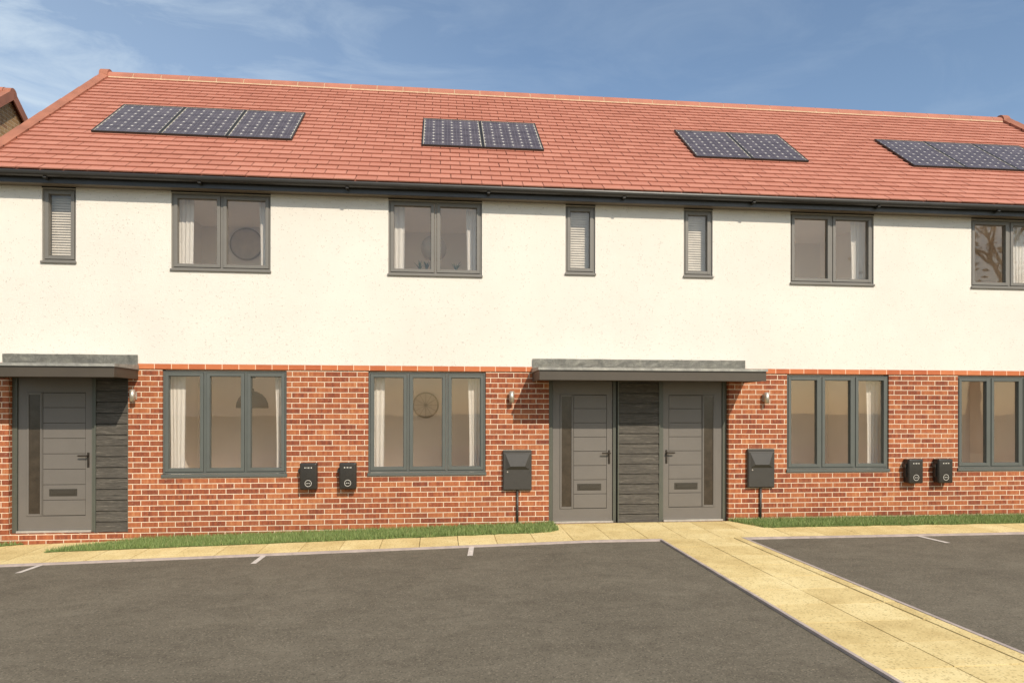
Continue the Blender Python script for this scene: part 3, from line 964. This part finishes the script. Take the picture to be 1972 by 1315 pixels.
curtain(-3.77, -3.535, UZ0, UZ1, "left curtain in the upstairs window above the left pair of wall chargers")
curtain(-2.62, -2.33, UZ0, UZ1, "right curtain in the leftmost two-light upstairs window")
curtain(-.72, -.53, UZ0, UZ1, "left curtain in the upstairs window with small plants on its ledge")
curtain(.385, .62, UZ0, UZ1, "right curtain in the upstairs window with small plants on its ledge")
curtain(5.18, 5.435, UZ0, UZ1, "thin sliver of curtain at the left edge of the third two-light upstairs window")
curtain(6.52, 6.79, UZ0, UZ1, "pleated curtain at the right of the third two-light upstairs window")
curtain(9.18, 9.72, UZ0, UZ1, "curtain in the upstairs window cut by the right edge of the photo")

def blind(x0, x1, z0, z1, label, tilt=62):
    bm = bmesh.new(); z = z1 - .05
    box(bm, x0, x1, .125, .165, z1 - .035, z1)
    while z > z0 + .02:
        w = .021; a = R(tilt + random.uniform(-2, 2)); dy, dz = math.cos(a) * w, math.sin(a) * w
        t = .0012
        pts = [(.145 - dy, z - dz), (.145 + dy, z + dz), (.145 + dy - t, z + dz + t), (.145 - dy - t, z - dz + t)]
        prism(bm, pts, x0, x1)
        z -= .036
    for xx in (x0 + .07, x1 - .07): box(bm, xx - .001, xx + .001, .1435, .1455, z0, z1 - .04)
    o = make("window_blind", bm, M_BLIND)
    thing(o, label, "blind", "white slatted blinds in the narrow upstairs windows")
blind(-5.43, -4.93, NB - .04, UT + .01, "white slatted blind in the narrow upstairs window at the far left")
blind(1.80, 2.32, NB - .04, UT + .01, "slatted blind in the narrow window above the left of the double doors")
blind(3.60, 4.13, NB - .04, UT + .01, "slatted blind in the narrow window above the right of the double doors")

def lathe(bm, prof, c, seg=28):
    rings = []
    for r, z in prof: rings.append([bm.verts.new((c[0] + r * math.cos(6.28318 * k / seg), c[1] + r * math.sin(6.28318 * k / seg), c[2] + z)) for k in range(seg)])
    for a, b in zip(rings, rings[1:]):
        for k in range(seg): bm.faces.new((a[k], a[(k + 1) % seg], b[(k + 1) % seg], b[k]))
def pendant(c, prof, ceil, mat, label):
    e = empty("pendant_lamp", (c[0], c[1], c[2]))
    bm = bmesh.new(); lathe(bm, prof, (0, 0, 0)); s = make("lamp_shade", bm, mat, e, True)
    bm = bmesh.new(); top = prof[-1][1]
    cyl(bm, (0, 0, (top + ceil - c[2]) / 2), .006, ceil - c[2] - top, 'Z', 8); cyl(bm, (0, 0, ceil - c[2] - .015), .05, .03, 'Z', 16)
    make("flex", bm, M_METALDK, e)
    thing(e, label, "lamp", "pendant lamps seen through the windows")
dome = [(.232, 0), (.234, .02), (.225, .08), (.195, .15), (.15, .205), (.09, .24), (.03, .26), (.02, .30)]
pendant((-2.85, .85, .02 + H), dome, 2.18, M_SHADE, "dark dome pendant lamp inside the ground-floor window beside the left door")
globe = [(.2 * math.sin(math.pi * k / 12) + .001, -.2 * math.cos(math.pi * k / 12)) for k in range(13)]
pendant((-.10, .80, 2.515 + H), globe, SOF - .01, M_RATTAN, "round brown pendant lamp in the upstairs window with plants on its ledge")
def wall_disc(c, rad, label, name="wall_mirror", spokes=0):
    e = empty(name, c)
    bm = bmesh.new(); n = 40
    for rr in (rad,):
        for k in range(n):
            a0, a1 = 6.28318 * k / n, 6.28318 * (k + 1) / n
            for (ra, rb) in ((rr, rr - .025),):
                p = [(ra * math.cos(a0), 0, ra * math.sin(a0)), (ra * math.cos(a1), 0, ra * math.sin(a1)), (rb * math.cos(a1), -.012, rb * math.sin(a1)), (rb * math.cos(a0), -.012, rb * math.sin(a0))]
                bm.faces.new([bm.verts.new(q) for q in p])
    for k in range(spokes):
        a = math.pi * k / spokes; dx, dz = math.cos(a), math.sin(a)
        w = .004
        p = [(-rad * dx - w * dz, -.008, -rad * dz + w * dx), (rad * dx - w * dz, -.008, rad * dz + w * dx), (rad * dx + w * dz, -.008, rad * dz - w * dx), (-rad * dx + w * dz, -.008, -rad * dz - w * dx)]
        bm.faces.new([bm.verts.new(q) for q in p])
    bmesh.ops.solidify(bm, geom=bm.faces[:], thickness=.01)
    make("rim", bm, M_RATTAN, e)
    bm = bmesh.new(); cyl(bm, (0, .0, 0), rad - .02, .012, 'Y', 40); make("face", bm, M_DISC, e)
    thing(e, label, "wall decoration", "round wall pieces seen through the windows")
M_DISC = simple("disc_face", (.62, .52, .42), .5, vary=.1)
wall_disc((-.245, 1.995, .08 + H), .225, "round spoked rattan wall piece inside the ground-floor window left of the meter box", "wall_hanging", 6)
wall_disc((-3.20, 1.80, 2.74 + H), .27, "large round wall mirror inside the leftmost two-light upstairs window")

def sill_plant(x, label):
    e = empty("potted_plant", (x, .20, UB + .055))
    bm = bmesh.new(); lathe(bm, [(.001, 0), (.022, 0), (.028, .045), (.024, .045), (.001, .04)], (0, 0, 0), 14); make("pot", bm, M_POT, e, True)
    V, F = [], []
    for k in range(26):
        a = random.uniform(0, 6.28); l = random.uniform(.06, .15); s = random.uniform(.2, .9); w = .007
        dx, dy = math.cos(a), math.sin(a); i = len(V)
        V += [(-dy * w * .5, dx * w * .5, .04), (dy * w * .5, -dx * w * .5, .04), (dx * l * s * .5 + dy * w, dy * l * s * .5 - dx * w, .04 + l * .6), (dx * l * s * .5 - dy * w, dy * l * s * .5 + dx * w, .04 + l * .6), (dx * l * s, dy * l * s, .04 + l * .95)]
        F += [(i, i + 1, i + 2, i + 3), (i + 3, i + 2, i + 4)]
    o = mesh_raw("foliage", V, F, M_PLANT, e)
    thing(e, label, "plant", "small plants on the upstairs window ledge")
sill_plant(-.30, "leftmost of three small dark potted plants on the upstairs window ledge")
sill_plant(-.20, "small dark potted plant just left of the window's centre bar, upstairs")
sill_plant(.235, "small dark plant alone behind the right light of the upstairs window")

# ------------------------------------------------------------------ solar panels
def solar(x, label, first=[None]):
    ang = R(39.057)
    if first[0] is None:
        e = empty("solar_panel")
        bm = bmesh.new(); Wp, Hp = .965, 1.375
        box(bm, 0, Wp, 0, .022, .004, .032); box(bm, 0, Wp, Hp - .022, Hp, .004, .032)
        box(bm, 0, .022, .022, Hp - .022, .004, .032); box(bm, Wp - .022, Wp, .022, Hp - .022, .004, .032)
        make("frame", bm, M_PFRAME, e)
        bm = bmesh.new(); box(bm, .022, Wp - .022, .022, Hp - .022, .012, .027, mi=0)
        make("cells", bm, M_CELLS, e)
        bm = bmesh.new()
        for u in (.2, .75): box(bm, u, u + .04, .08, Hp - .08, -.012, .003)
        make("mounting_rail", bm, M_PFRAME, e)
        first[0] = e
    else:
        e = first[0].copy(); SC.collection.objects.link(e)
        for ch in first[0].children:
            c = ch.copy(); SC.collection.objects.link(c); c.parent = e
    s = 1.483
    p = rp(x, s, .025)
    e.location = p; e.rotation_euler = (ang, 0, 0)
    thing(e, label, "solar panel", "solar panels on the red tiled roof")
for x, lb in ((-5.170, "leftmost solar panel of the leftmost set of three on the roof"), (-4.200, "middle solar panel of the leftmost set of three on the roof"), (-3.230, "right solar panel of the leftmost set of three on the roof"),
              (-.292, "left solar panel of the pair above the plant-ledge window, near the roof's middle"), (.678, "right solar panel of the pair nearest the roof's middle"),
              (4.155, "left solar panel of the right-hand pair, above the double doors' right end"), (5.125, "right solar panel of the right-hand pair on the roof"),
              (7.972, "left solar panel of the rightmost set of three on the roof"), (8.942, "middle solar panel of the rightmost set of three on the roof"), (9.912, "rightmost solar panel, cut by the right edge of the photo")):
    solar(x, lb)

# ------------------------------------------------------------------ wall chargers
def charger(x, z, label, first=[None]):
    if first[0] is None:
        e = empty("wall_charger")
        w, h = .118, .188
        bm = bmesh.new(); box(bm, -w + .006, w - .006, -.105, .0, -h + .006, h - .006, .018, 3); make("housing", bm, M_BLACK, e, False)
        bm = bmesh.new(); box(bm, -w, w, -.145, -.098, -h, h, .026, 4); make("front_cover", bm, M_BLACK, e, True)
        bm = bmesh.new()
        cyl(bm, (-w + .010, -.062, .075), .042, .060, 'Y', 24); cyl(bm, (-w - .004, -.062, .075), .030, .045, 'X', 24, .034); box(bm, -w - .012, -w + .01, -.085, -.02, -.10, .05, .010, 2)
        make("cable_socket", bm, M_BLACK, e, False)
        bm = bmesh.new()
        for k in range(5):
            xx = -.044 + k * .022
            if k % 2 == 0: box(bm, xx - .006, xx + .006, -.1465, -.145, .112, .127)
            else:
                box(bm, xx - .005, xx + .005, -.1465, -.145, .112, .1155); box(bm, xx - .005, xx + .005, -.1465, -.145, .1235, .127)
        n = 32
        for k in range(n):
            a0, a1 = 6.28318 * k / n, 6.28318 * (k + 1) / n
            q = [(r * math.cos(a), -.1462, -.098 + r * math.sin(a)) for r, a in ((.046, a0), (.046, a1), (.041, a1), (.041, a0))]
            bm.faces.new([bm.verts.new(p) for p in q])
        box(bm, -.026, -.004, -.1465, -.145, -.101, -.095); box(bm, .003, .024, -.1465, -.145, -.101, -.095)
        make("marking", bm, M_MARK, e)
        first[0] = e
    else:
        e = first[0].copy(); SC.collection.objects.link(e)
        for ch in first[0].children:
            c = ch.copy(); SC.collection.objects.link(c); c.parent = e
    e.location = (x, -.001, z)
    thing(e, label, "wall charger", "black car chargers on the brick wall")
zc = -.933 + H
charger(-1.829, zc, "left black charger of the pair between the two left windows")
charger(-1.288, zc, "right black charger of the pair between the two left windows")
charger(7.290, zc, "left black charger of the pair between the two right windows")
charger(7.785, zc, "right black charger of the pair between the two right windows")

# ------------------------------------------------------------------ meter boxes
def meter(x0, x1, label):
    xc = (x0 + x1) / 2; w = (x1 - x0) / 2
    e = empty("meter_box", (xc, 0, 0))
    z0, z1 = -1.172 + H, -.585 + H
    bm = bmesh.new(); box(bm, -w, w, -.055, -.001, z0, z1, .012, 3); make("casing", bm, M_METER, e)
    bm = bmesh.new(); box(bm, -w + .012, w - .012, -.066, -.0545, z0 + .014, z1 - .045, .006, 2)
    # facet added and tilted skyward, to shape a lighter trapezoid into the door
    t0, t1, b0 = z1 - .058, z1 - .235, .105
    p = [(-w + .035, -.0665, t0), (w - .035, -.0665, t0), (w - b0, -.096, t1), (-w + b0, -.096, t1), (-w + .035, -.0660, t1 - .05), (w - .035, -.0660, t1 - .05)]
    v = [bm.verts.new(q) for q in p]
    bm.faces.new((v[0], v[3], v[2], v[1])); bm.faces.new((v[3], v[4], v[5], v[2])); bm.faces.new((v[0], v[4], v[3])); bm.faces.new((v[1], v[2], v[5]))
    d = make("cabinet_door", bm, M_METER, e)
    bm = bmesh.new(); cyl(bm, (-w + .065, -.070, z1 - .315), .010, .010, 'Y', 16); make("lock", bm, M_STEEL, e)
    bm = bmesh.new(); gzv = gz(xc, 0) - .05
    cyl(bm, (.005, -.022, (z0 + gzv) / 2), .017, z0 - gzv, 'Z', 16); make("pipe", bm, M_METER, e, True)
    thing(e, label, "meter box", "meter boxes beside the double doors")
meter(.912, 1.335, "dark meter box with pipe on the brick left of the double doors")
meter(4.628, 5.052, "dark meter box with pipe on the brick right of the double doors")

# ------------------------------------------------------------------ wall lights
def wall_light(x, label, first=[None]):
    if first[0] is None:
        e = empty("wall_light")
        bm = bmesh.new(); cyl(bm, (0, -.075, 0), .036, .165, 'Z', 28); make("lamp_body", bm, M_STEEL, e, False)
        for f in e.children[0].data.polygons: f.use_smooth = abs(f.normal.z) < .5
        bm = bmesh.new(); box(bm, -.032, .032, -.012, 0, -.055, .055, .003, 1); box(bm, -.015, .015, -.045, -.012, -.02, .02); make("bracket", bm, M_STEEL, e)
        first[0] = e
    else:
        e = first[0].copy(); SC.collection.objects.link(e)
        for ch in first[0].children:
            c = ch.copy(); SC.collection.objects.link(c); c.parent = e
    e.location = (x, 0, .188 + H)
    thing(e, label, "wall light", "steel cylinder wall lights beside the doors")
wall_light(-4.195, "small steel wall light between the left door and its window")
wall_light(1.037, "steel wall light on the brick above the left meter box")
wall_light(4.915, "steel wall light on the brick above the right meter box")

# ------------------------------------------------------------------ neighbouring house, beyond the left gable
def neighbour():
    e = empty("brick_house", (-12, 4, 0))
    thing(e, "neighbouring brown brick house with red gabled roof behind the left roof edge", "house")
    inv = Matrix.Translation((12, -4, 0))
    def pt(n, bm, m):
        o = make(n, bm, m); o.parent = e; o.matrix_parent_inverse = inv; return o
    gx, ry, rz = -8.25, 4.10, 7.76; hw = 3.3; ez = rz - hw * SL
    bm = bmesh.new()
    prism(bm, [(ry - hw, -.6), (ry + hw, -.6), (ry + hw, ez - .06), (ry, rz - .10), (ry - hw, ez - .06)], -17.5, gx)
    pt("wall", bm, M_BRICK2)
    V_, F_, T_ = [], [], []
    sl = hw / cs + .35
    for sgn in (-1, 1):
        for k in range(26):
            s0 = sl * k / 26; s1 = s0 + sl / 26 + .03
            i = len(V_)
            for xx, s, h in ((-17.6, s0, .0), (gx + .06, s0, .0), (gx + .06, s1, .016), (-17.6, s1, .016)):
                V_.append((xx, ry + sgn * (s * cs), rz - s * sn + h + .0))
            F_.append((i, i + 1, i + 2, i + 3)); T_.append(random.random())
    o = mesh_raw("roof", V_, F_, M_TILE, tint=T_); o.parent = e; o.matrix_parent_inverse = inv
    bm = bmesh.new()
    for sgn in (-1, 1):
        sec = [(gx - .05, .035), (gx + .10, .045), (gx + .10, -.16), (gx + .075, -.16), (gx + .075, -.0), (gx - .05, -.0)]
        A = [bm.verts.new((x, ry, rz + h)) for x, h in sec]; B = [bm.verts.new((x, ry + sgn * sl * cs, rz - sl * sn + h)) for x, h in sec]
        for i in range(6): bm.faces.new((A[i], A[(i + 1) % 6], B[(i + 1) % 6], B[i]))
        bm.faces.new(A); bm.faces.new(B[::-1])
    cyl(bm, (gx + .03, ry, rz - .045), .105, .14, 'X', 14)
    pt("verge", bm, M_VERGE)
    bm = bmesh.new(); cyl(bm, ((-17.6 + gx) / 2, ry, rz - .03), .10, abs(-17.6 - gx) - .1, 'X', 14); pt("ridge", bm, M_RIDGE)
neighbour()

# ------------------------------------------------------------------ trees across the car park: what the upstairs panes mirror
def tree(x, y, h, label, seed, sparse=1.0):
    rnd = random.Random(seed); e = empty("tree", (x, y, gz(x, -20)))
    bm = bmesh.new(); tips = []
    def limb(p, d, l, r, lvl):
        q = p + d * l; m = Matrix.Translation((p + q) / 2) @ d.to_track_quat('Z', 'Y').to_matrix().to_4x4()
        bmesh.ops.create_cone(bm, cap_ends=False, segments=7, radius1=r, radius2=r * .65, depth=l * 1.04, matrix=m)
        if lvl == 0: tips.append(q); return
        for k in range(3 if lvl > 1 else 4):
            nd = (d + Vector((rnd.uniform(-1, 1), rnd.uniform(-1, 1), rnd.uniform(-.25, .7))) * .75).normalized()
            limb(q - d * l * rnd.uniform(0, .3), nd, l * rnd.uniform(.6, .8), r * .6, lvl - 1)
        tips.append(q)
    limb(Vector((0, 0, -.3)), Vector((0, 0, 1)), h * .34, h * .024, 4)
    make("trunk", bm, M_BARK, e)
    V_, F_, T_ = [], [], []
    for t in tips:
        for _ in range(int(9 * sparse)):
            c = t + Vector((rnd.gauss(0, 1), rnd.gauss(0, 1), rnd.gauss(0, .8))) * h * .045; s = rnd.uniform(.07, .15)
            a = Vector((rnd.uniform(-1, 1), rnd.uniform(-1, 1), rnd.uniform(-1, 1))).normalized(); b = a.orthogonal().normalized()
            i = len(V_); V_ += [c + a * s, c + b * s * .6, c - a * s, c - b * s * .6]; F_.append((i, i + 1, i + 2, i + 3)); T_.append(rnd.random())
    mesh_raw("crown", [tuple(v) for v in V_], F_, M_LEAF, e, tint=T_)
    thing(e, label, "tree", "trees mirrored in the upstairs windows")
tree(5.6, -24, 8.6, "leafy tree mirrored in the narrow window above the double doors", 3)
tree(25.4, -20, 14.5, "open-branched tree mirrored in the rightmost upstairs window", 5, 1.2)
